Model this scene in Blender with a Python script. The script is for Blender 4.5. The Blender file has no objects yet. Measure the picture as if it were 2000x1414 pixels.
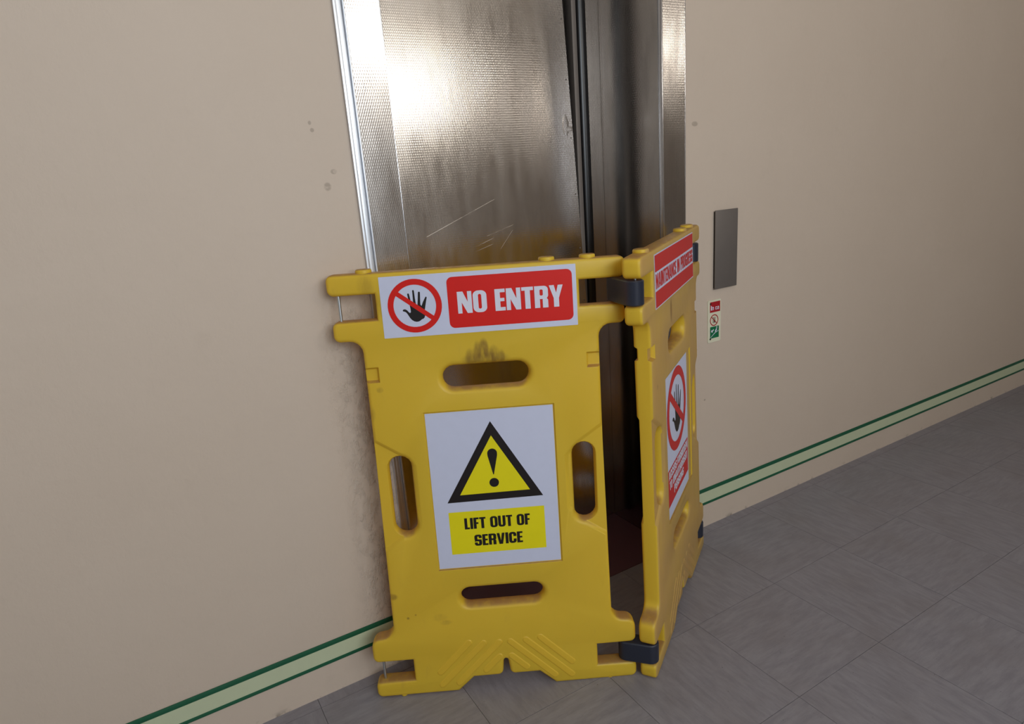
import bpy, bmesh, math, random
from mathutils import Matrix, Vector
from mathutils.geometry import tessellate_polygon

random.seed(7)
S = bpy.context.scene
COL = S.collection

# ------------------------------------------------------------------ camera
cam_d = bpy.data.cameras.new('camera')
cam_d.sensor_fit = 'HORIZONTAL'; cam_d.sensor_width = 36.0
cam_d.lens = 1282.77 / 2000 * 36.0
cam_d.clip_start = 0.02
cam = bpy.data.objects.new('camera', cam_d); COL.objects.link(cam)
R = Vector((0.855214, -0.513233, -0.072121)); U = Vector((0.198349, 0.195552, 0.960426)); F = Vector((0.478819, 0.835674, -0.269038))
cam.matrix_world = Matrix(((R.x, U.x, -F.x, 0.0), (R.y, U.y, -F.y, -1.39777), (R.z, U.z, -F.z, 1.16680), (0, 0, 0, 1)))
S.camera = cam

# ------------------------------------------------------------------ world, lights, exposure
world = bpy.data.worlds.new('world'); S.world = world; world.use_nodes = True
bgn = world.node_tree.nodes['Background']
bgn.inputs['Color'].default_value = (0.80, 0.88, 1.0, 1); bgn.inputs['Strength'].default_value = 0.6

ROOM_X0, ROOM_X1, ROOM_Y0, ROOM_H = -1.6, 5.2, -3.2, 2.75
WINDOWS = [(-0.55, 1.20, 1.15, 2.40), (1.42, 2.50, 1.985, 2.345), (3.75, 4.75, 1.94, 2.36)]       # x0, x1, z0, z1 in the wall behind the camera
WIN_POWER = (36.0, 9.5, 4.5)
WIN_COLOR = ((0.86, 0.935, 1.0), (1.0, 0.93, 0.82), (1.0, 0.90, 0.78))
for (x0, x1, z0, z1), pw, wc in zip(WINDOWS, WIN_POWER, WIN_COLOR):
    ld = bpy.data.lights.new('window_daylight', 'AREA'); ld.shape = 'RECTANGLE'
    ld.size = x1 - x0 - 0.1; ld.size_y = z1 - z0 - 0.1; ld.energy = pw; ld.color = wc
    lo = bpy.data.objects.new('window_daylight', ld); COL.objects.link(lo)
    lo.location = ((x0 + x1) / 2, ROOM_Y0 - 0.04, (z0 + z1) / 2)
    lo.rotation_euler = (math.radians(90), 0, 0)                     # local -Z looks along +Y

S.view_settings.view_transform = 'Standard'; S.view_settings.look = 'None'
S.view_settings.exposure = 0.24; S.view_settings.gamma = 1.0; S.view_settings.use_curve_mapping = False

# ------------------------------------------------------------------ materials
def srgb(r, g, b):
    f = lambda c: (c / 255 / 12.92) if c / 255 <= 0.04045 else ((c / 255 + 0.055) / 1.055) ** 2.4
    return (f(r), f(g), f(b), 1)

class NT:
    def __init__(s, name):
        s.m = bpy.data.materials.new(name); s.m.use_nodes = True
        s.t = s.m.node_tree; s.b = s.t.nodes['Principled BSDF']
    def n(s, kind, **kw):
        x = s.t.nodes.new(kind)
        for k, v in kw.items(): setattr(x, k, v)
        return x
    def l(s, a, b): s.t.links.new(a, b)
    def coord(s): return s.n('ShaderNodeTexCoord').outputs['Object']
    def mapping(s, src, scale=(1, 1, 1), rot=(0, 0, 0), loc=(0, 0, 0)):
        m = s.n('ShaderNodeMapping'); s.l(src, m.inputs['Vector'])
        m.inputs['Scale'].default_value = scale; m.inputs['Rotation'].default_value = rot; m.inputs['Location'].default_value = loc
        return m.outputs['Vector']
    def noise(s, src, scale, detail=3, rough=0.55):
        m = s.n('ShaderNodeTexNoise'); s.l(src, m.inputs['Vector'])
        m.inputs['Scale'].default_value = scale; m.inputs['Detail'].default_value = detail; m.inputs['Roughness'].default_value = rough
        return m.outputs['Fac']
    def math(s, op, a, b=None, c=None, clamp=False):
        m = s.n('ShaderNodeMath', operation=op, use_clamp=clamp)
        for i, v in enumerate((a, b, c)):
            if v is None: continue
            if isinstance(v, (int, float)): m.inputs[i].default_value = v
            else: s.l(v, m.inputs[i])
        return m.outputs[0]
    def rng(s, v, a, b, c=0.0, d=1.0, smooth=True):
        m = s.n('ShaderNodeMapRange'); m.interpolation_type = 'SMOOTHSTEP' if smooth else 'LINEAR'
        s.l(v, m.inputs['Value'])
        m.inputs['From Min'].default_value = a; m.inputs['From Max'].default_value = b
        m.inputs['To Min'].default_value = c; m.inputs['To Max'].default_value = d
        return m.outputs['Result']
    def mix(s, fac, a, b):
        m = s.n('ShaderNodeMix', data_type='RGBA')
        if isinstance(fac, (int, float)): m.inputs[0].default_value = fac
        else: s.l(fac, m.inputs[0])
        for i, v in ((6, a), (7, b)):
            if isinstance(v, tuple): m.inputs[i].default_value = v
            else: s.l(v, m.inputs[i])
        return m.outputs[2]
    def bump(s, h, strength, dist, normal=None):
        m = s.n('ShaderNodeBump'); s.l(h, m.inputs['Height'])
        m.inputs['Strength'].default_value = strength; m.inputs['Distance'].default_value = dist
        if normal is not None: s.l(normal, m.inputs['Normal'])
        return m.outputs['Normal']
    def xyz(s, v):
        m = s.n('ShaderNodeSeparateXYZ'); s.l(v, m.inputs[0]); return m.outputs
    def base(s, c):
        if isinstance(c, tuple): s.b.inputs['Base Color'].default_value = c
        else: s.l(c, s.b.inputs['Base Color'])
    def rough(s, v):
        if isinstance(v, (int, float)): s.b.inputs['Roughness'].default_value = v
        else: s.l(v, s.b.inputs['Roughness'])
    def norm(s, v): s.l(v, s.b.inputs['Normal'])
    def metal(s, v=1.0): s.b.inputs['Metallic'].default_value = v
    def spot(s, P, cx, cz, rx, rz, soft=1.0):
        """0..1 mask of an ellipse in the object's XZ plane"""
        dx = s.math('DIVIDE', s.math('SUBTRACT', P[0], cx), rx); dz = s.math('DIVIDE', s.math('SUBTRACT', P[2], cz), rz)
        d = s.math('ADD', s.math('MULTIPLY', dx, dx), s.math('MULTIPLY', dz, dz))
        return s.rng(d, 1.0, 1.0 - soft)
    def seg(s, P, a, b, w):
        """0..1 mask of a thin line from a to b in the object's XZ plane"""
        L = math.hypot(b[0] - a[0], b[1] - a[1]); ux, uz = (b[0] - a[0]) / L, (b[1] - a[1]) / L
        dx = s.math('SUBTRACT', P[0], a[0]); dz = s.math('SUBTRACT', P[2], a[1])
        al = s.math('ADD', s.math('MULTIPLY', dx, ux), s.math('MULTIPLY', dz, uz))
        ac = s.math('ABSOLUTE', s.math('SUBTRACT', s.math('MULTIPLY', dx, uz), s.math('MULTIPLY', dz, ux)))
        m1 = s.rng(ac, w, w * 0.4)
        m2 = s.rng(al, 0.0, 0.01); m3 = s.rng(al, L, L - 0.01)
        return s.math('MULTIPLY', s.math('MULTIPLY', m1, m2), m3)

def plain(name, col, rough=0.5, metal=0.0, grain=0.06, spec=0.5):
    t = NT(name); c = t.coord()
    n = t.noise(c, 40, 3)
    d = tuple(max(0, x * (1 - grain * 2)) for x in col[:3]) + (1,)
    t.base(t.mix(n, d, col)); t.rough(rough); t.metal(metal); t.b.inputs['Specular IOR Level'].default_value = spec
    return t.m

def mat_wall():
    t = NT('painted_plaster'); c = t.coord(); P = t.xyz(c)
    n1 = t.noise(c, 2.2, 4); n2 = t.noise(c, 14, 5, 0.6); n3 = t.noise(c, 70, 3, 0.6)
    col = t.mix(n1, srgb(202, 184, 166), srgb(210, 193, 176))
    col = t.mix(t.rng(n2, 0.60, 0.80, 0, 0.25), col, srgb(190, 172, 154))
    # chips and stains with a shape of their own
    for (x, z, rx, rz) in ((0.377, 1.302, .004, .005), (0.380, 1.288, .005, .005), (0.395, 1.177, .009, .010), (0.412, 1.206, .008, .006), (1.4435, 1.275, .014, .008), (1.452, 0.62, .006, .005), (1.49, 0.45, .005, .004)):
        m = t.math('MULTIPLY', t.spot(P, x, z, rx, rz, 0.7), t.rng(n3, 0.25, 0.55, 0.0, 0.45))
        col = t.mix(m, col, srgb(120, 104, 88))
    # dirt along the foot of the wall
    foot = t.math('MULTIPLY', t.rng(P[2], 0.016, 0.0), t.rng(n2, 0.54, 0.66, 0, 0.7))
    col = t.mix(foot, col, srgb(96, 84, 74))
    t.base(col); t.rough(0.62)
    # patchy, rough repair beside the lift frame
    patch = t.math('MULTIPLY', t.math('MULTIPLY', t.rng(P[0], 0.30, 0.42), t.rng(P[0], 0.50, 0.46)), t.rng(P[2], 1.05, 0.8))
    lump = t.math('MULTIPLY', t.rng(t.noise(t.mapping(c, (1.6, 1, 0.8)), 30, 5, 0.7), 0.44, 0.70), t.math('ADD', t.math('MULTIPLY', patch, 1.0), 0.05))
    b1 = t.bump(n3, 0.25, 0.0010)
    b2 = t.bump(n2, 0.40, 0.004, b1)
    t.norm(t.bump(lump, 0.75, 0.0048, b2))
    return t.m

def mat_steel(name, pitch=0.0062, tint=(0.67, 0.625, 0.585, 1), r0=0.15, r1=0.23, strength=0.15, marks=False):
    t = NT(name); c = t.coord(); P = t.xyz(c)
    t.metal(1.0)
    along = t.math('ADD', P[0], P[1])
    h = t.math('MULTIPLY', t.math('COSINE', t.math('MULTIPLY', along, 2 * math.pi / 0.0050)), t.math('COSINE', t.math('MULTIPLY', P[2], math.pi / pitch)))
    h = t.math('ADD', h, t.math('MULTIPLY', t.math('COSINE', t.math('MULTIPLY', P[2], 2 * math.pi / pitch)), 0.22))
    big = t.noise(t.mapping(c, (1.5, 1.5, 0.8)), 3.0, 2); smear = t.noise(t.mapping(c, (9, 9, 2.2), (0, 0.35, 0)), 2.5, 3, 0.6)
    worn = t.math('MULTIPLY', t.rng(big, 0.35, 0.68, 1.0, 0.55), t.rng(P[2], 0.80, 1.35, 0.30, 1.0))
    h = t.math('MULTIPLY', h, worn)
    rough = t.math('ADD', t.rng(big, 0.3, 0.7, r0, r1, False), t.math('MULTIPLY', t.math('SUBTRACT', smear, 0.5), 0.22))
    col = t.mix(t.rng(smear, 0.40, 0.70), tint, tuple(x * 0.86 for x in tint[:3]) + (1,))
    nb = t.bump(t.noise(t.mapping(c, (1, 1, 0.6)), 5.5, 2), 0.12, 0.006)
    if marks:
        sm = None
        for a, b, w in (((0.692, 1.032), (0.9186, 1.1167), .0011), ((0.8695, 1.0159), (0.9717, 1.0422), .0012), ((0.8395, 0.9928), (0.9033, 1.0124), .0015), ((0.8346, 0.9794), (0.8997, 0.9958), .0012), ((0.90, 0.96), (0.965, 1.03), .0008)):
            g = t.seg(P, a, b, w); sm = g if sm is None else t.math('MAXIMUM', sm, g)
        sm = t.math('MULTIPLY', sm, t.rng(t.noise(c, 14, 2), 0.35, 0.6, 0.10, 0.42))
        col = t.mix(sm, col, (0.86, 0.80, 0.72, 1)); rough = t.math('ADD', rough, t.math('MULTIPLY', sm, 0.35))
        dent = t.math('MAXIMUM', t.spot(P, 1.169, 1.300, .012, .034, 1.0), t.spot(P, 1.180, 1.290, .020, .008, 1.0))
        nb = t.bump(dent, 0.12, 0.006, nb)
    t.base(col); t.rough(rough)
    t.norm(t.bump(h, strength, 0.0005, nb))
    return t.m

def mat_yellow():
    t = NT('yellow_plastic'); c = t.coord(); P = t.xyz(c)
    n1 = t.noise(c, 7, 4); n2 = t.noise(c, 55, 4, 0.65); n3 = t.noise(t.mapping(c, (1, 1, 0.35)), 26, 4, 0.7)
    col = t.mix(n1, srgb(240, 206, 58), srgb(245, 213, 68))
    col = t.mix(t.rng(n3, 0.58, 0.85, 0, 0.30), col, srgb(190, 155, 72))
    # dust layer and pale rubs on ledges that face up
    up = t.xyz(t.n('ShaderNodeNewGeometry').outputs['Normal'])[2]
    dust = t.math('MULTIPLY', t.rng(up, 0.5, 0.95), t.rng(n2, 0.25, 0.6, 0.55, 0.95))
    col = t.mix(dust, col, srgb(166, 132, 84))
    b = t.n('ShaderNodeBevel'); b.samples = 4; b.inputs['Radius'].default_value = 0.003
    t.norm(t.bump(n2, 0.10, 0.0008, b.outputs['Normal']))
    t.rough(t.rng(n3, 0.3, 0.8, 0.36, 0.52, False))
    return t, c, P, n2, col

def translucent(t, fac=0.31):
    # thin hollow moulding: some daylight passes through the walls and comes out orange
    tr = t.n('ShaderNodeBsdfTranslucent'); tr.inputs['Color'].default_value = (1.0, 0.60, 0.10, 1)
    mx = t.n('ShaderNodeMixShader'); mx.inputs[0].default_value = fac
    t.l(t.b.outputs[0], mx.inputs[1]); t.l(tr.outputs[0], mx.inputs[2])
    t.l(mx.outputs[0], t.t.nodes['Material Output'].inputs['Surface'])

def mat_yellow_front():
    t, c, P, n2, col = mat_yellow(); t.m.name = 'yellow_plastic_scuffed'
    nf = t.noise(t.mapping(c, (1, 1, 0.3)), 60, 3, 0.7)
    for (x, z, rx, rz, k) in ((0.285, 0.808, .014, .024, .5), (0.300, 0.822, .010, .026, .6), (0.314, 0.824, .013, .028, .8), (0.335, 0.812, .014, .024, .6), (0.350, 0.806, .010, .018, .45),
                              (0.315, 0.803, .058, .018, .6), (0.087, 0.752, .009, .008, .4), (0.062, 0.262, .014, .010, .7), (0.178, 0.186, .016, .008, .3), (0.081, 0.975, .020, .030, .25), (0.105, 0.93, .012, .03, .3),
                              (0.092, 0.205, .004, .004, .6), (0.110, 0.212, .003, .003, .5), (0.062, 0.70, .012, .022, .3), (0.165, 0.20, .02, .012, .22), (0.56, 0.80, .01, .012, .2)):
        m = t.math('MULTIPLY', t.spot(P, x, z, rx, rz, 0.95), t.rng(nf, 0.3, 0.6, 0.35, 1.0))
        col = t.mix(t.math('MULTIPLY', m, k), col, srgb(104, 80, 52))
    t.base(col); translucent(t); return t.m

def mat_yellow_side():
    t, c, P, n2, col = mat_yellow(); t.m.name = 'yellow_plastic_sheen'
    sheen = t.rng(t.noise(c, 5, 4), 0.2, 0.7, 0.55, 0.85)
    ny = t.xyz(t.n('ShaderNodeTexCoord').outputs['Normal'])[1]   # pale dull sheen painted into the flat outer face's colour; ends and reveals left clear
    sheen = t.math('MULTIPLY', sheen, t.rng(ny, -0.60, -0.85))
    col = t.mix(sheen, col, srgb(204, 172, 116))
    for (x, z, rx, rz, k) in ((0.25, 0.84, .012, .035, .6), (0.10, 0.70, .004, .008, .5), (0.235, 0.36, .006, .006, .6), (0.33, 0.30, .05, .01, .2)):
        col = t.mix(t.math('MULTIPLY', t.spot(P, x, z, rx, rz, 0.9), k), col, srgb(110, 84, 54))
    t.base(col); translucent(t); return t.m

def mat_tile(i):
    t = NT('vinyl_tile_%s' % 'ab'[i]); oi = t.n('ShaderNodeObjectInfo')
    c = t.n('ShaderNodeTexCoord').outputs['Object']
    off = t.n('ShaderNodeVectorMath', operation='ADD'); t.l(c, off.inputs[0]); t.l(oi.outputs['Location'], off.inputs[1]); v = off.outputs[0]
    sc = (4, 20, 1) if i == 0 else (20, 4, 1)
    st = t.noise(t.mapping(v, sc), 3.2, 5, 0.7); fl = t.noise(v, 130, 2, 0.6); cl = t.noise(v, 6, 4)
    col = t.mix(t.rng(st, 0.3, 0.7), srgb(126, 123, 130), srgb(143, 140, 146))
    col = t.mix(t.rng(cl, 0.4, 0.8, 0, 0.35), col, srgb(120, 112, 112))
    col = t.mix(t.rng(fl, 0.70, 0.78, 0, 0.7), col, srgb(62, 58, 58))
    t.base(col); t.rough(t.rng(st, 0.2, 0.8, 0.34, 0.5, False))
    t.norm(t.bump(st, 0.12, 0.0006)); return t.m

M = {}
M['wall'] = mat_wall()
M['wall_plain'] = plain('painted_room_wall', srgb(208, 204, 200), 0.7)
M['ceiling'] = plain('ceiling_paint', srgb(226, 220, 212), 0.8)
M['steel'] = mat_steel('textured_steel_frame')
M['steel_door'] = mat_steel('textured_steel_door', marks=True)
M['steel_jamb'] = mat_steel('worn_steel_jamb', strength=0.10, tint=(0.56, 0.52, 0.485, 1))
M['steel_edge'] = plain('bright_steel_edge', (0.80, 0.80, 0.82, 1), 0.22, 1.0)
M['alu'] = plain('aluminium_trim', (0.72, 0.74, 0.78, 1), 0.42, 1.0)
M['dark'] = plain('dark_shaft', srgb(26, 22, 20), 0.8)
M['rubber'] = plain('black_rubber', srgb(10, 11, 15), 0.30)
M['grey_metal'] = plain('grey_painted_metal', srgb(120, 112, 106), 0.5, 0.3)
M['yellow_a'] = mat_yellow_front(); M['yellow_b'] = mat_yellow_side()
M['hinge'] = plain('black_hinge_plastic', srgb(40, 44, 58), 0.36)
M['pin'] = plain('zinc_pin', (0.62, 0.66, 0.68, 1), 0.35, 1.0)
M['white'] = plain('white_vinyl', srgb(208, 212, 234), 0.5, 0, 0.03, 0.3)
M['red'] = plain('red_ink', srgb(216, 26, 16), 0.5, 0, 0.03, 0.3)
M['red_old'] = plain('faded_red_ink', srgb(204, 44, 44), 0.5, 0, 0.03, 0.3)
M['black'] = plain('black_ink', srgb(32, 26, 26), 0.5, 0, 0.03, 0.3)
M['sign_yellow'] = plain('yellow_ink', srgb(236, 222, 20), 0.5, 0, 0.03, 0.3)
M['white_lettering'] = plain('white_lettering', srgb(222, 222, 236), 0.5, 0, 0.03, 0.3)
M['glow'] = plain('pale_guidance_strip', srgb(198, 206, 172), 0.5, 0, 0.03)
M['green'] = plain('green_border', srgb(22, 92, 62), 0.45, 0, 0.06)
M['sign_base'] = plain('cream_sign_plate', srgb(226, 222, 196), 0.4, 0, 0.03)
M['sign_green'] = plain('green_sign_ink', srgb(14, 112, 70), 0.4)
M['sign_red'] = plain('dark_red_sign_ink', srgb(176, 26, 36), 0.4)
M['redfloor'] = plain('dark_red_vinyl', srgb(98, 62, 72), 0.5)
M['tile0'] = mat_tile(0); M['tile1'] = mat_tile(1)
M['joint'] = plain('dark_floor_joint', srgb(72, 68, 68), 0.8)
M['frame_white'] = plain('white_window_frame', srgb(225, 225, 222), 0.4)
M['fill_lamp_body'] = plain('fill_lamp_body', srgb(230, 230, 228), 0.5)
t = NT('fill_lamp_diffuser'); t.base((0.9, 0.9, 0.88, 1)); t.b.inputs['Emission Color'].default_value = (1.0, 0.96, 0.92, 1); t.b.inputs['Emission Strength'].default_value = 3.0
M['diffuser'] = t.m

# ------------------------------------------------------------------ mesh helpers
def link(name, me, mat, parent=None, mtx=None):
    if mat is not None and not me.materials: me.materials.append(M[mat])
    o = bpy.data.objects.new(name, me); COL.objects.link(o)
    if parent is not None: o.parent = parent
    if mtx is not None: o.matrix_local = mtx
    return o
def tag(o, label=None, cat=None, group=None, kind=None):
    if label: o['label'] = label
    if cat: o['category'] = cat
    if group: o['group'] = group
    if kind: o['kind'] = kind
    return o
def empty(name, loc):
    o = bpy.data.objects.new(name, None); COL.objects.link(o); o.location = loc; o.empty_display_size = 0.1; return o
def smooth(me, ang=35):
    for p in me.polygons: p.use_smooth = True
    me.set_sharp_from_angle(angle=math.radians(ang))
def bm_box(bm, x0, x1, y0, y1, z0, z1):
    v = [bm.verts.new(c) for c in ((x0, y0, z0), (x1, y0, z0), (x1, y1, z0), (x0, y1, z0), (x0, y0, z1), (x1, y0, z1), (x1, y1, z1), (x0, y1, z1))]
    for f in ((0, 3, 2, 1), (4, 5, 6, 7), (0, 1, 5, 4), (1, 2, 6, 5), (2, 3, 7, 6), (3, 0, 4, 7)): bm.faces.new([v[i] for i in f])
def fin(bm, name, bevel=0.0, seg=2):
    if bevel:
        bmesh.ops.bevel(bm, geom=bm.edges[:], offset=bevel, segments=seg, affect='EDGES', profile=0.5, clamp_overlap=True)
    bmesh.ops.recalc_face_normals(bm, faces=bm.faces[:])
    me = bpy.data.meshes.new(name); bm.to_mesh(me); bm.free()
    if bevel: smooth(me, 40)
    return me
def box(name, b, mat, parent=None, bevel=0.0, seg=2):
    bm = bmesh.new(); bm_box(bm, *b); return link(name, fin(bm, name, bevel, seg), mat, parent)
def cyl_mesh(name, r, h, n=20, bevel=0.0, axis='Z'):
    bm = bmesh.new(); bmesh.ops.create_cone(bm, cap_ends=True, segments=n, radius1=r, radius2=r, depth=h)
    if bevel:
        es = [e for e in bm.edges if abs(e.verts[0].co.z - e.verts[1].co.z) < 1e-6]
        bmesh.ops.bevel(bm, geom=es, offset=bevel, segments=3, affect='EDGES', profile=0.5)
    if axis == 'X': bmesh.ops.rotate(bm, verts=bm.verts, matrix=Matrix.Rotation(math.pi / 2, 3, 'Y'))
    if axis == 'Y': bmesh.ops.rotate(bm, verts=bm.verts, matrix=Matrix.Rotation(math.pi / 2, 3, 'X'))
    me = fin(bm, name); smooth(me, 40); return me
def flat(name, shapes, y, mat, parent=None, mtx=None, thick=0.0):
    """shapes: list of loop lists (first outer, then holes) in XZ; faces look to -Y. thick extrudes backwards."""
    verts, faces = [], []; y00 = y
    for si, loops in enumerate(shapes):
        y = y00 - 0.00005 * (si % 4)      # never two faces in one plane
        tri = tessellate_polygon([[Vector((a, b, 0)) for a, b in lp] for lp in loops])
        pts = [q for lp in loops for q in lp]; base = len(verts); verts += [(a, y, b) for a, b in pts]
        for a, b, c in tri:
            p0, p1, p2 = pts[a], pts[b], pts[c]
            cr = (p1[0] - p0[0]) * (p2[1] - p0[1]) - (p1[1] - p0[1]) * (p2[0] - p0[0])
            if abs(cr) < 1e-14: continue
            faces.append((base + a, base + b, base + c) if cr > 0 else (base + a, base + c, base + b))
        if thick:
            k = len(verts); verts += [(a, y + thick, b) for a, b in pts]; s = 0
            for lp in loops:
                n = len(lp)
                for i in range(n):
                    j = (i + 1) % n; faces.append((base + s + i, k + s + i, k + s + j, base + s + j))
                s += n
    me = bpy.data.meshes.new(name); me.from_pydata(verts, [], faces); me.update()
    return link(name, me, mat, parent, mtx)
def rr(x0, z0, x1, z1, r, n=6):
    """rounded rectangle, counter-clockwise from the lower right of the right side"""
    pts = []
    for cx, cz, a0 in ((x1 - r, z1 - r, 0), (x0 + r, z1 - r, 90), (x0 + r, z0 + r, 180), (x1 - r, z0 + r, 270)):
        for i in range(n + 1):
            a = math.radians(a0 + 90 * i / n); pts.append((cx + r * math.cos(a), cz + r * math.sin(a)))
    return pts
def rect(x0, z0, x1, z1): return [(x0, z0), (x1, z0), (x1, z1), (x0, z1)]
def circle(cx, cz, r, n=48): return [(cx + r * math.cos(2 * math.pi * i / n), cz + r * math.sin(2 * math.pi * i / n)) for i in range(n)]

# heavy condensed lettering ------------------------------------------------
def ring_open(x0, z0, x1, z1, r, s, b, lo, hi, side):
    o = rr(x0, z0, x1, z1, r); i = rr(x0 + s, z0 + b, x1 - s, z1 - b, max(0.02, r - 0.12))
    o = [(x1, hi)] + o + [(x1, lo)]; i = [(x1 - s, hi)] + i + [(x1 - s, lo)]
    lp = o + i[::-1]
    if side == 'L': lp = [(x0 + x1 - x, z) for x, z in lp][::-1]
    return [lp]
def glyph(ch):
    s, b = 0.21, 0.16
    def bowl(w, z0, z1, r=0.17):
        o = [(0, z0)] + [(w - r + r * math.sin(a), z0 + r - r * math.cos(a)) for a in [math.pi / 12 * k for k in range(7)]] + [(w - r + r * math.cos(a), z1 - r + r * math.sin(a)) for a in [math.pi / 12 * k for k in range(7)]] + [(0, z1)]
        q = 0.05; h = rr(s, z0 + b, w - s, z1 - b, q, 3)
        return [o, h]
    if ch == 'N': w = .58; return w, [[[(0, 0), (.17, 0), (.17, .50), (.38, 0), (w, 0), (w, 1), (w - .17, 1), (w - .17, .52), (.23, 1), (0, 1)]]]
    if ch == 'O': w = .55; return w, [[rr(0, 0, w, 1, .22), rr(s, b, w - s, 1 - b, .07)]]
    if ch == 'E': w = .41; return w, [[[(0, 0), (w, 0), (w, b), (s, b), (s, .43), (w - .03, .43), (w - .03, .58), (s, .58), (s, 1 - b), (w, 1 - b), (w, 1), (0, 1)]]]
    if ch == 'F': w = .39; return w, [[[(0, 0), (s, 0), (s, .42), (w - .03, .42), (w - .03, .57), (s, .57), (s, 1 - b), (w, 1 - b), (w, 1), (0, 1)]]]
    if ch == 'T': w = .47; m = w / 2; return w, [[[(m - s / 2, 0), (m + s / 2, 0), (m + s / 2, .84), (w, .84), (w, 1), (0, 1), (0, .84), (m - s / 2, .84)]]]
    if ch == 'L': w = .38; return w, [[[(0, 0), (w, 0), (w, b), (s, b), (s, 1), (0, 1)]]]
    if ch == 'I': return s, [[rect(0, 0, s, 1)]]
    if ch == 'H': w = .57; return w, [[[(0, 0), (s, 0), (s, .42), (w - s, .42), (w - s, 0), (w, 0), (w, 1), (w - s, 1), (w - s, .58), (s, .58), (s, 1), (0, 1)]]]
    if ch == 'R': w = .55; return w, [[rect(0, 0, s, 1)], bowl(w, .40, 1), [[(w - s - .02, 0), (w - .01, 0), (w - .01, .36), (w - .08, .46), (w - s - .02, .46)]]]
    if ch == 'P': w = .53; return w, [[rect(0, 0, s, 1)], bowl(w, .38, 1)]
    if ch == 'B': w = .55; return w, [bowl(w - .02, .44, 1, .16), bowl(w, 0, .57, .16)]
    if ch == 'D': w = .55; return w, [bowl(w, 0, 1, .22)]
    if ch == 'U':
        w = .55; r = .22; q = .08
        o = [(0, 1)] + [(r - r * math.cos(a), r - r * math.sin(a)) for a in [math.pi / 12 * k for k in range(7)]] + [(w - r + r * math.sin(a), r - r * math.cos(a)) for a in [math.pi / 12 * k for k in range(7)]] + [(w, 1)]
        i = [(w - s, 1), (w - s, b + q), (w - s - q * .3, b + q * .3), (w / 2, b), (s + q * .3, b + q * .3), (s, b + q), (s, 1)]
        return w, [[o + i]]
    if ch == 'C': w = .54; return w, [ring_open(0, 0, w, 1, .22, s, b, .39, .61, 'R')]
    if ch == 'G': w = .55; return w, [ring_open(0, 0, w, 1, .22, s, b, .40, .64, 'R'), [rect(w * .52, .40, w, .52)], [rect(w - s, .02, w, .5)]]
    if ch == 'S': w = .53; return w, [ring_open(0, .40, w, 1, .19, s, b, .555, .68, 'R'), ring_open(0, 0, w, .565, .19, s, b, .31, .41, 'L')]
    if ch == 'V': w = .58; m = w / 2; return w, [[[(m - .13, 0), (m + .13, 0), (w, 1), (w - .2, 1), (m, .32), (.2, 1), (0, 1)]]]
    if ch == 'Y': w = .56; m = w / 2; return w, [[[(m - s / 2, 0), (m + s / 2, 0), (m + s / 2, .40), (w, 1), (w - .2, 1), (m, .64), (.2, 1), (0, 1), (m - s / 2, .40)]]]
    if ch == 'A': w = .58; return w, [[[(0, 0), (.18, 0), (.205, .17), (w - .205, .17), (w - .18, 0), (w, 0), (w - .14, 1), (.14, 1)], [(.225, .32), (w - .225, .32), (w / 2, .80)]]]
    if ch == 'M': w = .74; return w, [[[(0, 0), (.16, 0), (.16, .64), (.29, 0), (w - .29, 0), (w - .16, .64), (w - .16, 0), (w, 0), (w, 1), (w - .25, 1), (w / 2, .52), (.25, 1), (0, 1)]]]
    if ch == 'n': w = .44; return w, [[[(0, 0), (.14, 0), (.14, .52), (.22, .58), (.30, .50), (.30, 0), (w, 0), (w, .56), (.36, .70), (.24, .72), (.14, .66), (.14, .72), (0, .72)]]]
    if ch == 'c': w = .40; return w, [ring_open(0, 0, w, .72, .18, .13, .12, .25, .47, 'R')]
    if ch == 'a': w = .42; return w, [[rr(0, 0, w, .46, .14), rr(.13, .11, w - .13, .35, .04)], [rect(w - .13, 0, w, .6)], [[(.03, .54), (w - .13, .54), (w, .54), (w - .04, .70), (.10, .72)]]]
    return .3, []
def text_shapes(txt, x0, x1, z0, z1, track=0.05):
    x = 0.0; out = []
    for ch in txt:
        w, shp = (0.24, []) if ch == ' ' else glyph(ch)
        for loops in shp: out.append([[(px + x, pz) for px, pz in lp] for lp in loops])
        x += w + track
    tot = x - track; sx = (x1 - x0) / tot; sz = z1 - z0
    return [[[(x0 + a * sx, z0 + c * sz) for a, c in lp] for lp in loops] for loops in out]

# ------------------------------------------------------------------ the setting
OX0, OX1, OH = 0.5535, 1.3183, 2.12          # lift opening
DEPTH = 0.60
# wall with the lift opening
bm = bmesh.new()
bm_box(bm, ROOM_X0, OX0 - 0.006, 0, DEPTH, 0, ROOM_H); bm_box(bm, OX1 + 0.006, ROOM_X1, 0, DEPTH, 0, ROOM_H); bm_box(bm, OX0 - 0.006, OX1 + 0.006, 0, DEPTH, OH, ROOM_H)
tag(link('wall_back', fin(bm, 'wall_back'), 'wall'), 'beige painted plaster wall around the lift doorway', kind='structure')
tag(box('wall_left', (ROOM_X0 - 0.1, ROOM_X0, ROOM_Y0, 0, 0, ROOM_H), 'wall_plain'), 'beige side wall left of the lobby', kind='structure')
tag(box('wall_right', (ROOM_X1, ROOM_X1 + 0.1, ROOM_Y0, 0, 0, ROOM_H), 'wall_plain'), 'beige side wall right of the lobby', kind='structure')
bm = bmesh.new()
xs = [ROOM_X0] + [v for w in WINDOWS for v in w[:2]] + [ROOM_X1]
for i in range(0, len(xs), 2): bm_box(bm, xs[i], xs[i + 1], ROOM_Y0 - 0.1, ROOM_Y0, 0, ROOM_H)
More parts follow.
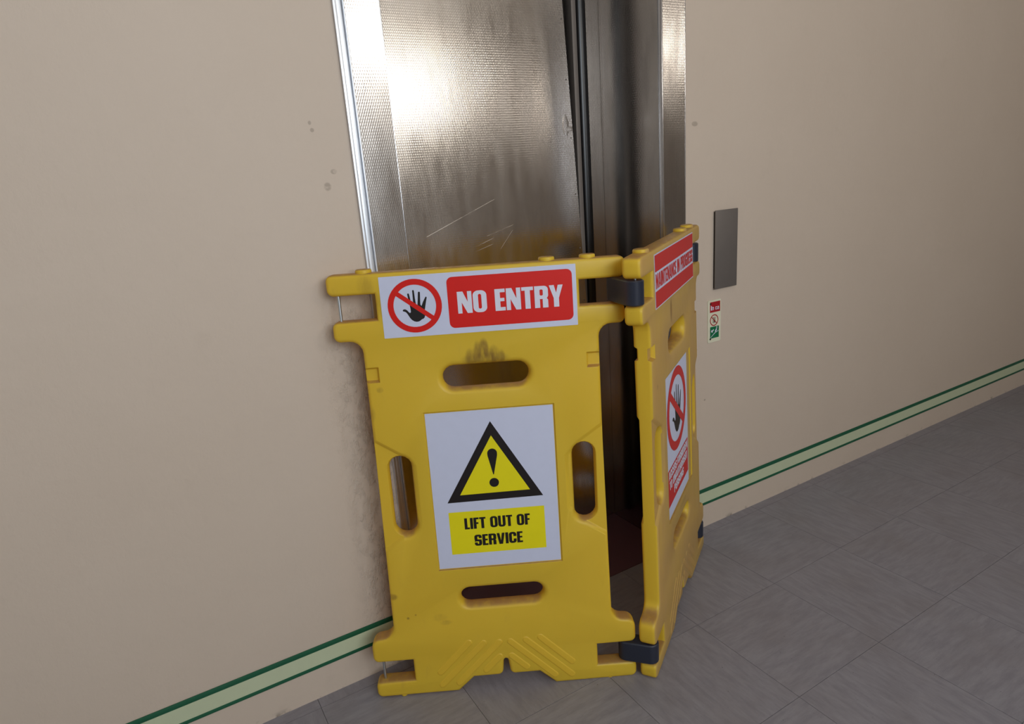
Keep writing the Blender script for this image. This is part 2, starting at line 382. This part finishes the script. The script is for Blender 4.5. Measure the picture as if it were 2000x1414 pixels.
for x0, x1, z0, z1 in WINDOWS:
    bm_box(bm, x0, x1, ROOM_Y0 - 0.1, ROOM_Y0, 0, z0); bm_box(bm, x0, x1, ROOM_Y0 - 0.1, ROOM_Y0, z1, ROOM_H)
tag(link('wall_front', fin(bm, 'wall_front'), 'wall_plain'), 'beige wall with high windows facing the lift', kind='structure')
for i, (x0, x1, z0, z1) in enumerate(WINDOWS):
    bm = bmesh.new(); y0, y1 = ROOM_Y0 - 0.03, ROOM_Y0 + 0.01
    bm_box(bm, x0, x0 + .05, y0, y1, z0, z1); bm_box(bm, x1 - .05, x1, y0, y1, z0, z1); bm_box(bm, x0 + .05, x1 - .05, y0, y1, z0, z0 + .05); bm_box(bm, x0 + .05, x1 - .05, y0, y1, z1 - .05, z1)
    tag(link('window_%d' % (i + 1), fin(bm, 'window'), 'frame_white'), 'white framed high window opposite the lift', kind='structure')
tag(box('ceiling', (ROOM_X0, ROOM_X1, ROOM_Y0, 0, ROOM_H, ROOM_H + 0.1), 'ceiling'), 'off white lobby ceiling', kind='structure')
floor = tag(box('floor', (ROOM_X0, ROOM_X1, ROOM_Y0, DEPTH, -0.1, -0.0015), 'joint'), 'grey marbled vinyl tile floor in front of the lift', kind='structure')

# floor tiles laid square to the lift wall; each its own piece
TS, GAP = 0.3048, 0.0005
def tile_mesh(w, d):
    bm = bmesh.new(); bm_box(bm, 0, w, 0, d, -0.0014, 0.0)
    return fin(bm, 'tile')
cache = {}
def put_tile(x, y, w, d, k):
    key = (round(w, 4), round(d, 4), k)
    if key not in cache:
        cache[key] = tile_mesh(w, d); cache[key].materials.append(M['tile%d' % k])
    o = bpy.data.objects.new('tile', cache[key]); COL.objects.link(o); o.parent = floor; o.location = (x, y, 0)
TX0 = 0.500 - 7 * TS
for i in range(0, 22):
    x = TX0 + i * TS
    if x > ROOM_X1 or x < ROOM_X0: continue
    for j in range(0, 10):
        y1 = -0.033 - j * TS
        put_tile(x + GAP, y1 - TS + GAP, TS - 2 * GAP, TS - 2 * GAP, (i + j) % 2)
    if not (0.5 < x + TS / 2 < 1.35):
        put_tile(x + GAP, -0.033 + GAP, TS - 2 * GAP, 0.033 - GAP, (i + 1) % 2)
put_tile(0.5 + GAP, -0.033 + GAP, OX0 - 0.5 - 2 * GAP, 0.033 - GAP, 0)
put_tile(OX1 + GAP, -0.033 + GAP, 0.5 + 3 * TS - OX1 - 2 * GAP, 0.033 - GAP, 0)
tag(box('threshold_strip', (OX0 + .001, OX1 - .001, -0.0325, 0.255, -0.0014, 0.0008), 'redfloor'), 'dark red vinyl threshold on the floor inside the lift recess', 'threshold')

# steel surround of the lift opening
tr1 = tag(box('trim_1', (0.4765, OX0 - 0.0022, -0.004, -0.0002, 0.0, OH + .08), 'steel'), 'left dimpled steel architrave of the lift', kind='structure')
box('edge_strip', (OX0 - 0.0020, OX0, -0.0045, 0.012, 0.0, OH), 'steel_edge', tr1, 0.0005)
tr2 = tag(box('trim_2', (OX1 + 0.0040, 1.4020, -0.004, -0.0002, 0.0, OH + .08), 'steel'), 'right dimpled steel architrave of the lift', kind='structure')
box('edge_strip', (OX1, OX1 + 0.0038, -0.0048, 0.010, 0.0, OH), 'steel_edge', tr2, 0.0005)
box('edge_strip', (1.4021, 1.4045, -0.0045, -0.0002, 0.0, OH + .08), 'steel_edge', tr2, 0.0005)
tag(box('trim_3', (OX0 + .0005, OX1 - .0005, -0.004, -0.0002, OH, OH + .08), 'steel'), 'dimpled steel head of the lift frame', kind='structure')
# aluminium angle between frame and wall
tr4 = empty('trim_4', (0.468, 0, 0)); tag(tr4, 'thin bright aluminium angle beside the left steel architrave', kind='structure')
for nm, b in (('flange', (-0.0145, -0.0075, -0.009, -0.0002, 0, OH + .09)), ('web', (-0.0073, 0.0045, -0.0045, -0.0002, 0, OH + .09)), ('lip', (0.0047, 0.0083, -0.011, -0.0002, 0, OH + .09))):
    box(nm, b, 'alu', tr4, 0.0009, 2)
# jambs
tag(box('trim_5', (OX1, OX1 + 0.0055, 0.0102, 0.30, 0.0, OH), 'steel_jamb'), 'worn steel jamb on the right of the lift recess', kind='structure')
tag(box('trim_6', (OX0 - 0.0055, OX0, 0.0122, 0.30, 0.0, OH), 'steel_jamb'), 'steel jamb on the left of the lift recess', kind='structure')
tag(box('trim_7', (OX0 + .0001, OX1 - .0001, 0.0001, 0.30, OH - .005, OH - .0001), 'steel_jamb'), 'steel soffit of the lift recess', kind='structure')
rt = empty('trim_8', (1.27, 0.25, 0)); tag(rt, 'steel closing post with black rubber buffer beside the lift door', kind='structure')
box('post_face', (-0.0015, 0.0478, 0.003, 0.02, 0.002, OH - .006), 'steel_jamb', rt)
bm = bmesh.new()                                             # rounded rubber buffer
n = 10; prof = [(-0.0335 + 0.0315 * (0.5 - 0.5 * math.cos(math.pi * i / n)), -0.009 * math.sin(math.pi * i / n)) for i in range(n + 1)] + [(-0.002, 0.03), (-0.0335, 0.03)]
vs = [[bm.verts.new((x, y, z)) for x, y in prof] for z in (0.002, OH - .006)]
for i in range(len(prof)): j = (i + 1) % len(prof); bm.faces.new((vs[0][i], vs[0][j], vs[1][j], vs[1][i]))
bm.faces.new(vs[0][::-1]); bm.faces.new(vs[1])
me = fin(bm, 'rubber_buffer'); smooth(me, 50); link('rubber_buffer', me, 'rubber', rt)
box('buffer_holder', (-0.0495, -0.034, 0.0, 0.03, 0.002, OH - .006), 'grey_metal', rt, 0.001)
# dark shaft behind the door
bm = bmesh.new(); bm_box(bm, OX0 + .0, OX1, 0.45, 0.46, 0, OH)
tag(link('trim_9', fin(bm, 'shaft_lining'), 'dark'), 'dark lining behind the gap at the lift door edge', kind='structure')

# leaning lift door: displaced so that its top tips back and a wedge of dark shows at its edge
def door_mesh():
    verts, faces = [], []
    zs = [0.004 + (OH - 0.03) * k / 24 for k in range(25)]; nx = 20
    def X(u, z): return 0.562 + u * ((1.2138 - 0.01628 * z) - 0.562)
    def Y(u, z): return 0.176 + 0.043 * z
    for z in zs:
        for i in range(nx + 1): u = i / nx; verts.append((X(u, z), Y(u, z), z))
    N = len(verts)
    for z in zs:
        for i in range(nx + 1): u = i / nx; verts.append((X(u, z), Y(u, z) + 0.028, z))
    w = nx + 1
    for k in range(24):
        for i in range(nx):
            a = k * w + i; faces.append((a, a + 1, a + w + 1, a + w)); faces.append((N + a, N + a + w, N + a + w + 1, N + a + 1))
    for k in range(24):
        a = k * w; faces.append((a, a + w, N + a + w, N + a)); a = k * w + nx; faces.append((a, N + a, N + a + w, a + w))
    for i in range(nx):
        faces.append((i, N + i, N + i + 1, i + 1)); a = 24 * w + i; faces.append((a, a + 1, N + a + 1, N + a))
    me = bpy.data.meshes.new('door'); me.from_pydata(verts, [], faces); me.update(); smooth(me, 40); return me
door = tag(link('door_1', door_mesh(), 'steel_door'), 'scratched dimpled steel lift door hanging out of true', kind='structure')
def door_edge_x(z): return 1.2138 - 0.01628 * z
bm = bmesh.new()                                             # folded edge with a row of small rivets
for k in range(12):
    z = 0.16 + k * 0.158
    bmesh.ops.create_uvsphere(bm, u_segments=8, v_segments=5, radius=0.0022, matrix=Matrix.Translation((door_edge_x(z) - 0.008, 0.1755 + 0.043 * z, z)))
me = fin(bm, 'rivet_row'); smooth(me, 60); link('rivet_row', me, 'grey_metal', door)

# low guidance strip on the wall, left and right of the lift
for nm, x0, x1, lab in (('left', ROOM_X0 + .002, 0.4530, 'pale guidance strip with green borders low on the wall left of lift'), ('right', 1.4055, ROOM_X1 - .002, 'pale guidance strip with green borders low on the wall right of lift')):
    g = empty('guidance_strip', (x0, 0, 0.0825)); tag(g, lab, 'wall strip', 'low guidance strips on the lift wall')
    L = x1 - x0
    box('band', (0, L, -0.0025, -0.0002, 0.0092, 0.0465), 'glow', g)
    box('green_border', (0, L, -0.0030, -0.0002, 0.0467, 0.0592), 'green', g, 0.0006)
    box('green_border', (0, L, -0.0030, -0.0002, 0.0, 0.0090), 'green', g, 0.0006)

# ------------------------------------------------------------------ folding barrier
W, H, T = 0.62, 1.0, 0.040
def arc(cx, cz, r, a0, a1, n=5): return [(cx + r * math.cos(math.radians(a0 + (a1 - a0) * i / n)), cz + r * math.sin(math.radians(a0 + (a1 - a0) * i / n))) for i in range(n + 1)]
def half_outline():
    """left half of the panel outline from the top centre down the left side to the bottom centre"""
    c = 0.0135
    p = [(0.31, 1.0)]
    p += arc(c, 1.0 - c, c, 90, 180); p += arc(c, 0.956 + c, c, 180, 270)
    p += [(0.0975, 0.956), (0.0975, 0.902)]
    p += arc(0.003 + c, 0.902 - c, c, 90, 180); p += arc(0.003 + c, 0.859 + c, c, 180, 270)
    p += arc(0.034, 0.833, 0.026, 90, 0)
    p += [(0.060, 0.60), (0.058, 0.45)]
    p += arc(0.026, 0.184, 0.029, 0, -90)
    p += arc(0.024, 0.131, 0.024, 90, 180); p += arc(c, 0.093 + c, c, 180, 270)
    p += [(0.0920, 0.093), (0.0920, 0.040)]
    p += arc(c, 0.040 - c, c, 90, 180); p += arc(c, c, c, 180, 270)
    p += [(0.194, 0.0), (0.232, 0.0340)]
    p += arc(0.290, 0.0340 + 0.012, 0.012, 270, 350, 4)
    p += [(0.3045, 0.070), (0.3065, 0.0745), (0.31, 0.076)]
    return p
def full_outline():
    h = half_outline(); r = [(W - x, z) for x, z in h[1:-1]][::-1]
    return (h + r)                                           # runs counter-clockwise seen from the front
def stadium(cx, cz, half, r, vert, n=9):
    p = []
    for i in range(n + 1): a = math.pi * i / n - math.pi / 2; p.append((half + r * math.cos(a), r * math.sin(a)))
    for i in range(n + 1): a = math.pi * i / n + math.pi / 2; p.append((-half + r * math.cos(a), r * math.sin(a)))
    return [((cx - b, cz + a) if vert else (cx + a, cz + b)) for a, b in p]
def area2(lp): return sum(lp[i][0] * lp[(i + 1) % len(lp)][1] - lp[(i + 1) % len(lp)][0] * lp[i][1] for i in range(len(lp)))
def inset(lp, d):
    """move a counter-clockwise loop inwards by d (negative: outwards)"""
    out = []; n = len(lp)
    for i in range(n):
        a, b, c = Vector(lp[i - 1]), Vector(lp[i]), Vector(lp[(i + 1) % n])
        e1 = (b - a); e2 = (c - b)
        if e1.length < 1e-7: e1 = e2
        if e2.length < 1e-7: e2 = e1
        n1 = Vector((-e1.y, e1.x)).normalized(); n2 = Vector((-e2.y, e2.x)).normalized()
        m = n1 + n2
        m = m / max(0.35, m.dot(n1))
        q = b + m * d; out.append((q.x, q.y))
    return out
def dedupe(lp):
    o = []
    for q in lp:
        if not o or math.hypot(q[0] - o[-1][0], q[1] - o[-1][1]) > 2e-4: o.append(q)
    if math.hypot(o[0][0] - o[-1][0], o[0][1] - o[-1][1]) < 2e-4: o.pop()
    return o
def panel_mesh():
    outer = dedupe(full_outline())
    if area2(outer) < 0: outer = outer[::-1]
    holes = [stadium(0.314, 0.7665, 0.0685, 0.0245, False), stadium(0.313, 0.2440, 0.0740, 0.0215, False), stadium(0.1100, 0.504, 0.0675, 0.0250, True), stadium(0.5155, 0.506, 0.0665, 0.0245, True)]
    holes = [h if area2(h) > 0 else h[::-1] for h in holes]
    r = 0.0080
    prof_o = [(r * (1 - math.sin(math.radians(a))), r * (1 - math.cos(math.radians(a)))) for a in (0, 22, 45, 68, 90)]
    prof_h = [(0.013, 0.0), (0.0085, 0.0012), (0.0045, 0.0045), (0.0015, 0.010), (0.0, 0.016)]
    verts, faces = [], []
    def ringset(loop, prof, hole):
        rings = []
        seq = [(i, d) for i, d in prof] + [(i, T - d) for i, d in prof[::-1]]
        for ins, d in seq:
            lp = inset(loop, -ins if hole else ins); st = len(verts); verts.extend((x, d, z) for x, z in lp); rings.append((st, lp))
        n = len(loop)
        for k in range(len(rings) - 1):
            a, b = rings[k][0], rings[k + 1][0]
            for i in range(n):
                j = (i + 1) % n
                faces.append((a + i, a + j, b + j, b + i) if hole else (a + j, a + i, b + i, b + j))
        return rings[0], rings[-1]
    rs = [ringset(outer, prof_o, False)] + [ringset(h, prof_h, True) for h in holes]
    for side in (0, 1):
        loops = [x[side] for x in rs]
        idx = [s + i for s, lp in loops for i in range(len(lp))]
        tri = tessellate_polygon([[Vector((x, z, 0)) for x, z in lp] for s, lp in loops])
        for t3 in tri: faces.append(tuple(idx[q] for q in t3))
    bm = bmesh.new(); bv = [bm.verts.new(v) for v in verts]
    for f in faces:
        try: bm.faces.new([bv[i] for i in f])
        except ValueError: pass
    bmesh.ops.remove_doubles(bm, verts=bm.verts, dist=1e-6)
    bmesh.ops.dissolve_limit(bm, angle_limit=math.radians(0.2), verts=bm.verts, edges=bm.edges)
    bmesh.ops.recalc_face_normals(bm, faces=bm.faces)
    me = bpy.data.meshes.new('barrier_panel'); bm.to_mesh(me); bm.free(); return me
def cutter_mesh():
    bm = bmesh.new()
    def prism(poly, depth, front, slope=0.6):
        if area2(poly) < 0: poly = poly[::-1]
        top, bot = (-0.004, depth) if front else (T + 0.004, T - depth)
        p_top = inset(poly, -slope * 0.004); p_bot = inset(poly, slope * depth)
        a = [bm.verts.new((x, top, z)) for x, z in p_top]; b = [bm.verts.new((x, bot, z)) for x, z in p_bot]
        fs = [bm.faces.new(a), bm.faces.new(b)]
        for i in range(len(a)): j = (i + 1) % len(a); fs.append(bm.faces.new((a[i], a[j], b[j], b[i])))
    for front in (True, False):
        for s in (0, 1):
            mir = (lambda q: [(W - x, z) for x, z in q]) if s else (lambda q: q)
            prism(mir([(0.02, 0.672), (0.118, 0.606), (0.147, 0.575), (0.147, 0.447), (0.118, 0.412), (0.02, 0.345)]), 0.0065, front, 1.3)
            prism(mir([(0.02, 0.768), (0.0890, 0.768), (0.0890, 0.8015), (0.02, 0.8015)]), 0.0095, front, 0.45)
        prism(rect(0.1725, 0.3185, 0.4560, 0.6940), 0.0032, front, 0.4)
    bmesh.ops.recalc_face_normals(bm, faces=bm.faces)
    me = bpy.data.meshes.new('cutter'); bm.to_mesh(me); bm.free(); return me
def build_panel():
    a = bpy.data.objects.new('panel_tmp', panel_mesh()); b = bpy.data.objects.new('cut_tmp', cutter_mesh())
    COL.objects.link(a); COL.objects.link(b)
    m = a.modifiers.new('cut', 'BOOLEAN'); m.object = b; m.operation = 'DIFFERENCE'; m.solver = 'EXACT'
    bpy.context.view_layer.update()
    dg = bpy.context.evaluated_depsgraph_get()
    me = bpy.data.meshes.new_from_object(a.evaluated_get(dg)); me.name = 'barrier_panel'
    for o in (a, b): bpy.data.objects.remove(o)
    smooth(me, 32); return me

def pose(o, x, n, z):
    o, x, n, z = Vector(o), Vector(x).normalized(), Vector(n).normalized(), Vector(z).normalized()
    return Matrix(((x.x, n.x, z.x, o.x), (x.y, n.y, z.y, o.y), (x.z, n.z, z.z, o.z), (0, 0, 0, 1)))
MA = pose((0.31626, -0.08788, 0.0032), (0.879698, -0.475415, -0.0055), (0.47425, 0.878741, -0.053857), (0.034894, 0.042364, 0.998493))
MB = pose((0.8874, -0.42338, 0.0002), (0.834541, 0.550661, 0.0080), (-0.550388, 0.834712, -0.018156), (-0.024773, 0.00541, 0.999678))
bar = empty('folding_safety_barrier', (0.86, -0.36, 0.0)); tag(bar, 'yellow plastic folding safety barrier with warning stickers standing before the lift', 'barrier')
E_INV = Matrix.Translation((-0.86, 0.36, 0.0))
LA, LB = E_INV @ MA, E_INV @ MB
pm_a = build_panel(); pm_b = pm_a.copy()
pm_a.materials.clear(); pm_b.materials.clear()
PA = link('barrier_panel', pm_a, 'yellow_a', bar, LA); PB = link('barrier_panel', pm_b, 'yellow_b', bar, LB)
PA['label'] = 'yellow barrier panel facing forward with lift out of service sign'
PB['label'] = 'yellow barrier panel angled back to the wall with maintenance sticker'

# stacking knobs, feet, ribs and pins on each panel (shared mesh data)
knob_me = cyl_mesh('stacking_knob', 0.0170, 0.0125, 24, 0.004)
foot_me = cyl_mesh('foot_nub', 0.0080, 0.008, 14, 0.003)
pin_me = cyl_mesh('hinge_pin', 0.0032, 0.0620, 14)
def rib_mesh(a, b, w=0.0085, h=0.0012):
    L = math.hypot(b[0] - a[0], b[1] - a[1]); ang = math.atan2(b[1] - a[1], b[0] - a[0])
    base = stadium(0, 0, L / 2 - w, w, False, 6); mid = stadium(0, 0, L / 2 - w, w * 0.72, False, 6)
    cx, cz = (a[0] + b[0]) / 2, (a[1] + b[1]) / 2; ca, sa = math.cos(ang), math.sin(ang)
    tr = lambda q, y: (cx + q[0] * ca - q[1] * sa, y, cz + q[0] * sa + q[1] * ca)
    v = [tr(q, 0.0002) for q in base] + [tr(q, -h) for q in mid]; n = len(base)
    f = [(i, (i + 1) % n, n + (i + 1) % n, n + i) for i in range(n)] + [tuple(range(n, 2 * n))]
    me = bpy.data.meshes.new('rib'); me.from_pydata(v, [], f); me.update()
    bm = bmesh.new(); bm.from_mesh(me); bmesh.ops.recalc_face_normals(bm, faces=bm.faces); bm.to_mesh(me); bm.free()
    if me.polygons[-1].normal.y > 0: me.flip_normals()
    return me
RIBS = [((.148, .050), (.232, .134)), ((.150, .016), (.266, .130)), ((.190, .018), (.303, .129)), ((.256, .046), (.302, .091))]
ribs = [rib_mesh(a, b) for a, b in RIBS] + [rib_mesh((W - a[0], a[1]), (W - b[0], b[1])) for a, b in RIBS]
for pan, ym in ((PA, 'yellow_a'), (PB, 'yellow_b')):
    def inst(name, me, loc=(0, 0, 0), mat=ym):
        m2 = me
        if me.materials and me.materials[0] != M[mat]: m2 = me.copy(); m2.materials.clear()
        return link(name, m2, mat, pan, Matrix.Translation(loc))
    for u in (0.077, 0.458, 0.5435): inst('stacking_knob', knob_me, (u, T / 2, 1.0015))
    for u in (0.062, 0.556): inst('foot_nub', foot_me, (u, 0.0095, 0.0008))
    for rm in ribs: inst('rib', rm)
    for u in (0.020, 0.600):
        for z in (0.929, 0.0665): inst('hinge_pin', pin_me, (u, T / 2 - 0.002, z), 'pin')

# hinges: black links between the pins of two panels
def hinge(name, a, b, z0, z1, r=0.0190, label=None):
    a, b = Vector(a), Vector(b); d = b - a; L = d.length; ang = math.atan2(d.y, d.x)
    lp = stadium(0, 0, L / 2, r, False, 8); k = 0.0025; lp2 = stadium(0, 0, L / 2, r - k, False, 8)
    h = (z1 - z0) / 2; v = []
    for l, z in ((lp2, -h), (lp, -h + k), (lp, h - k), (lp2, h)): v += [(x, y, z) for x, y in l]
    n = len(lp); f = [tuple(range(n))[::-1], tuple(range(3 * n, 4 * n))]
    for q in range(3):
        for i in range(n): j = (i + 1) % n; f.append((q * n + i, q * n + j, (q + 1) * n + j, (q + 1) * n + i))
    me = bpy.data.meshes.new('hinge'); me.from_pydata(v, [], f); me.update(); smooth(me, 40)
    c = (a + b) / 2
    o = link(name, me, 'hinge', bar, E_INV @ Matrix.Translation((c.x, c.y, (z0 + z1) / 2)) @ Matrix.Rotation(ang, 4, 'Z'))
    if label: o['label'] = label
    return o
def wp(Mx, u, n, z): return Mx @ Vector((u, n, z))
for z, lab in ((0.929, 'black hinge joining the two panels near the top'), (0.0665, 'black hinge joining the two panels near the floor')):
    a = wp(MA, 0.600, T / 2 - .002, z); b = wp(MB, 0.020, T / 2 - .002, z); zc = (a.z + b.z) / 2
    hinge('hinge', (a.x, a.y, 0), (b.x, b.y, 0), zc - 0.0258, zc + 0.0258, 0.0195, lab)
for z, lab in ((0.929, 'black hinge at the far edge of the angled panel near the top'), (0.0665, 'black hinge at the far edge of the angled panel near the floor')):
    a = wp(MB, 0.600, T / 2 - .002, z); b = wp(MB, 0.606, T / 2 + 0.052, z)
    hinge('hinge', (a.x, a.y, 0), (b.x, b.y, 0), a.z - 0.0258, a.z + 0.0258, 0.0195, lab)

# ------------------------------------------------------------------ stickers
def sticker(name, mtx, u0, u1, z0, z1, y, mat='white', r=0.001, label=None, th=0.0006):
    o = flat(name, [[rr(u0, z0, u1, z1, r, 2)]], y, mat, bar, mtx, th)
    if label: o['label'] = label
    return o
HAND = [(440,772),(458,750),(492,746),(528,764),(558,798),(584,818),(602,802),(597,740),(580,660),(560,570),(537,462),(545,444),(560,440),(573,455),(600,570),(625,640),(650,610),(645,520),(636,390),(645,376),(660,376),(670,390),(685,520),(705,650),(735,660),(742,560),(748,425),(758,408),(776,406),(788,420),(790,560),(792,655),(815,680),(840,610),(888,515),(900,500),(915,506),(918,525),(905,590),(890,680),(878,750),(880,800),(885,850),(872,900),(850,925),(815,940),(790,962),(760,980),(715,988),(670,980),(625,955),(590,920),(560,875),(530,830),(500,800),(470,790),(448,785)]
def hand_loop(cx, cz, R_):
    k = R_ / 533.0; ca, sa = math.cos(math.radians(4.2)), math.sin(math.radians(4.2)); out = []
    for x, y in HAND:
        a, b = (x - 683) * k, -(y - 680) * k * 1.03
        out.append((cx + a * ca + b * sa, cz - a * sa + b * ca))
    return out
def prohibition(par, cx, cz, Ro, Ri, y, red, bw, ang=-38):
    flat('hand_symbol', [[hand_loop(cx, cz, Ro)]], y - 0.0002, 'black', par)
    ca, sa = math.cos(math.radians(ang)), math.sin(math.radians(ang)); hl = (Ro + Ri) / 2
    bar_ = [(cx + a * ca - b * sa, cz + a * sa + b * ca) for a, b in ((-hl, -bw), (hl, -bw), (hl, bw), (-hl, bw))]
    flat('prohibition_ring', [[circle(cx, cz, Ro), circle(cx, cz, Ri)]], y - 0.0005, red, par)
    flat('prohibition_bar', [[bar_]], y - 0.0004, red, par)
Y0 = -0.0008
s1 = sticker('no_entry_sticker', LA, .109, .516, .862, .990, Y0, label='white sticker with red no entry panel and crossed hand symbol')
flat('red_panel', [[rr(.2475, .8740, .5075, .9805, .0115)]], Y0 - .0003, 'red', s1)
flat('lettering', text_shapes('NO ENTRY', .267, .4875, .9035, .9490, 0.045), Y0 - .0006, 'white_lettering', s1)
prohibition(s1, .1785, .9262, .0560, .0440, Y0, 'red', .0048)
Y1 = 0.0032 - 0.0008
s2 = sticker('out_of_service_sign', LA, .1755, .4530, .3215, .6910, Y1, label='white sign with warning triangle above yellow lift out of service box')
flat('warning_triangle', [[[(.207, .4805), (.421, .4825), (.315, .664)]]], Y1 - .0003, 'black', s2)
flat('triangle_field', [[[(.2365, .4975), (.3925, .4990), (.3147, .6315)]]], Y1 - .0006, 'sign_yellow', s2)
drop = [(.3145 + .0108 * math.cos(a), .5905 + .0108 * math.sin(a)) for a in [math.pi * k / 12 for k in range(13)]] + [(.3040, .585), (.3135, .541), (.3150, .541), (.3250, .585)]
flat('exclamation_mark', [[drop], [circle(.3142, .5220, .0106, 28)]], Y1 - .0009, 'black', s2)
flat('yellow_box', [[rect(.207, .3550, .4215, .4575)]], Y1 - .0003, 'sign_yellow', s2)
flat('lettering', text_shapes('LIFT OUT OF', .2405, .3880, .4145, .4415, 0.045) + text_shapes('SERVICE', .2600, .3690, .3725, .3995, 0.045), Y1 - .0006, 'black', s2)
s3 = sticker('maintenance_sticker', LB, .104, .514, .872, .990, Y0, label='red and white maintenance in progress sticker on the angled panel')
flat('red_band', [[rect(.1065, .9520, .5115, .9875)]], Y0 - .0003, 'red_old', s3)
flat('red_band', [[rect(.1065, .8745, .5115, .9100)]], Y0 - .0003, 'red_old', s3)
flat('lettering', text_shapes('MAINTENANCE IN PROGRESS', .111, .508, .9150, .9470, 0.05), Y0 - .0003, 'red_old', s3)
s4 = sticker('access_forbidden_sign', LB, .1745, .4180, .3240, .6900, Y1, label='white sign with crossed hand above red access forbidden box on angled panel')
prohibition(s4, .2930, .5800, .1070, .0840, Y1, 'red_old', .0100)
flat('red_box', [[rect(.1800, .3560, .4110, .4530)]], Y1 - .0003, 'red_old', s4)
flat('lettering', text_shapes('ACCESS FORBIDDEN', .187, .403, .4270, .4490, 0.05) + text_shapes('TO UNAUTHORISED', .193, .398, .3990, .4210, 0.05) + text_shapes('PERSONS', .240, .352, .3710, .3930, 0.05), Y1 - .0006, 'white_lettering', s4)

# ------------------------------------------------------------------ wall plates right of the lift
cp = empty('wall_plate', (1.5195, 0, 0.7985)); tag(cp, 'grey metal plate on the wall right of the lift above the small sign', 'plate')
box('back_box', (0.003, 0.092, -0.006, -0.0002, 0.003, 0.230), 'dark', cp)
box('face_plate', (0.0, 0.095, -0.010, -0.0062, 0.0, 0.2335), 'grey_metal', cp, 0.0012)
fs = empty('fire_sign', (1.4985, 0, 0.6330)); tag(fs, 'small cream safety sign with red, round and green symbols right of the lift', 'sign')
flat('sign_plate', [[rr(0, 0, .0560, .1325, .005)]], -0.0025, 'sign_base', fs, thick=0.0022)
flat('red_field', [[rect(.0085, .0940, .0525, .1265)]], -0.0028, 'sign_red', fs)
flat('lettering', text_shapes('In ca', .0120, .0470, .1010, .1150, 0.06), -0.0031, 'white_lettering', fs)
flat('prohibition_ring', [[circle(.0270, .0690, .0180, 32), circle(.0270, .0690, .0150, 32)], [[(.0145, .0790), (.0162, .0807), (.0395, .0590), (.0378, .0573)]]], -0.0029, 'sign_red', fs)
flat('lift_symbol', [[rect(.0215, .0600, .0325, .0780), rect(.0228, .0613, .0312, .0767)], [circle(.0270, .0735, .0020, 12)], [rect(.0245, .0625, .0295, .0710)]], -0.0027, 'black', fs)
flat('green_field', [[rect(.0100, .0125, .0480, .0490)]], -0.0028, 'sign_green', fs)
flat('stair_symbol', [[[(.0125, .0150), (.0300, .0270), (.0460, .0330), (.0460, .0345), (.0290, .0290), (.0120, .0165)]], [circle(.0385, .0450, .0024, 12)], [[(.0300, .0330), (.0340, .0300), (.0400, .0400), (.0360, .0425)]], [[(.0140, .0330), (.0200, .0300), (.0200, .0340), (.0260, .0380), (.0240, .0410), (.0180, .0370), (.0150, .0400)]]], -0.0031, 'white_lettering', fs)
scr = cyl_mesh('screw', 0.0026, 0.0016, 14, 0, 'Y')
for x, z in ((.0105, .1215), (.0105, .0110)): link('screw', scr, 'dark', fs, Matrix.Translation((x, -0.0034, z)))

# ------------------------------------------------------------------ fill lamp added on the lobby ceiling, out of view
lp = empty('fill_lamp', (0.75, -1.05, ROOM_H)); tag(lp, 'long white fill lamp added out of view on the lobby ceiling', 'lamp')
box('fill_lamp_body', (-0.6, 0.6, -0.09, 0.09, -0.05, -0.0005), 'fill_lamp_body', lp, 0.004)
box('diffuser', (-0.58, 0.58, -0.075, 0.075, -0.075, -0.0505), 'diffuser', lp, 0.006)
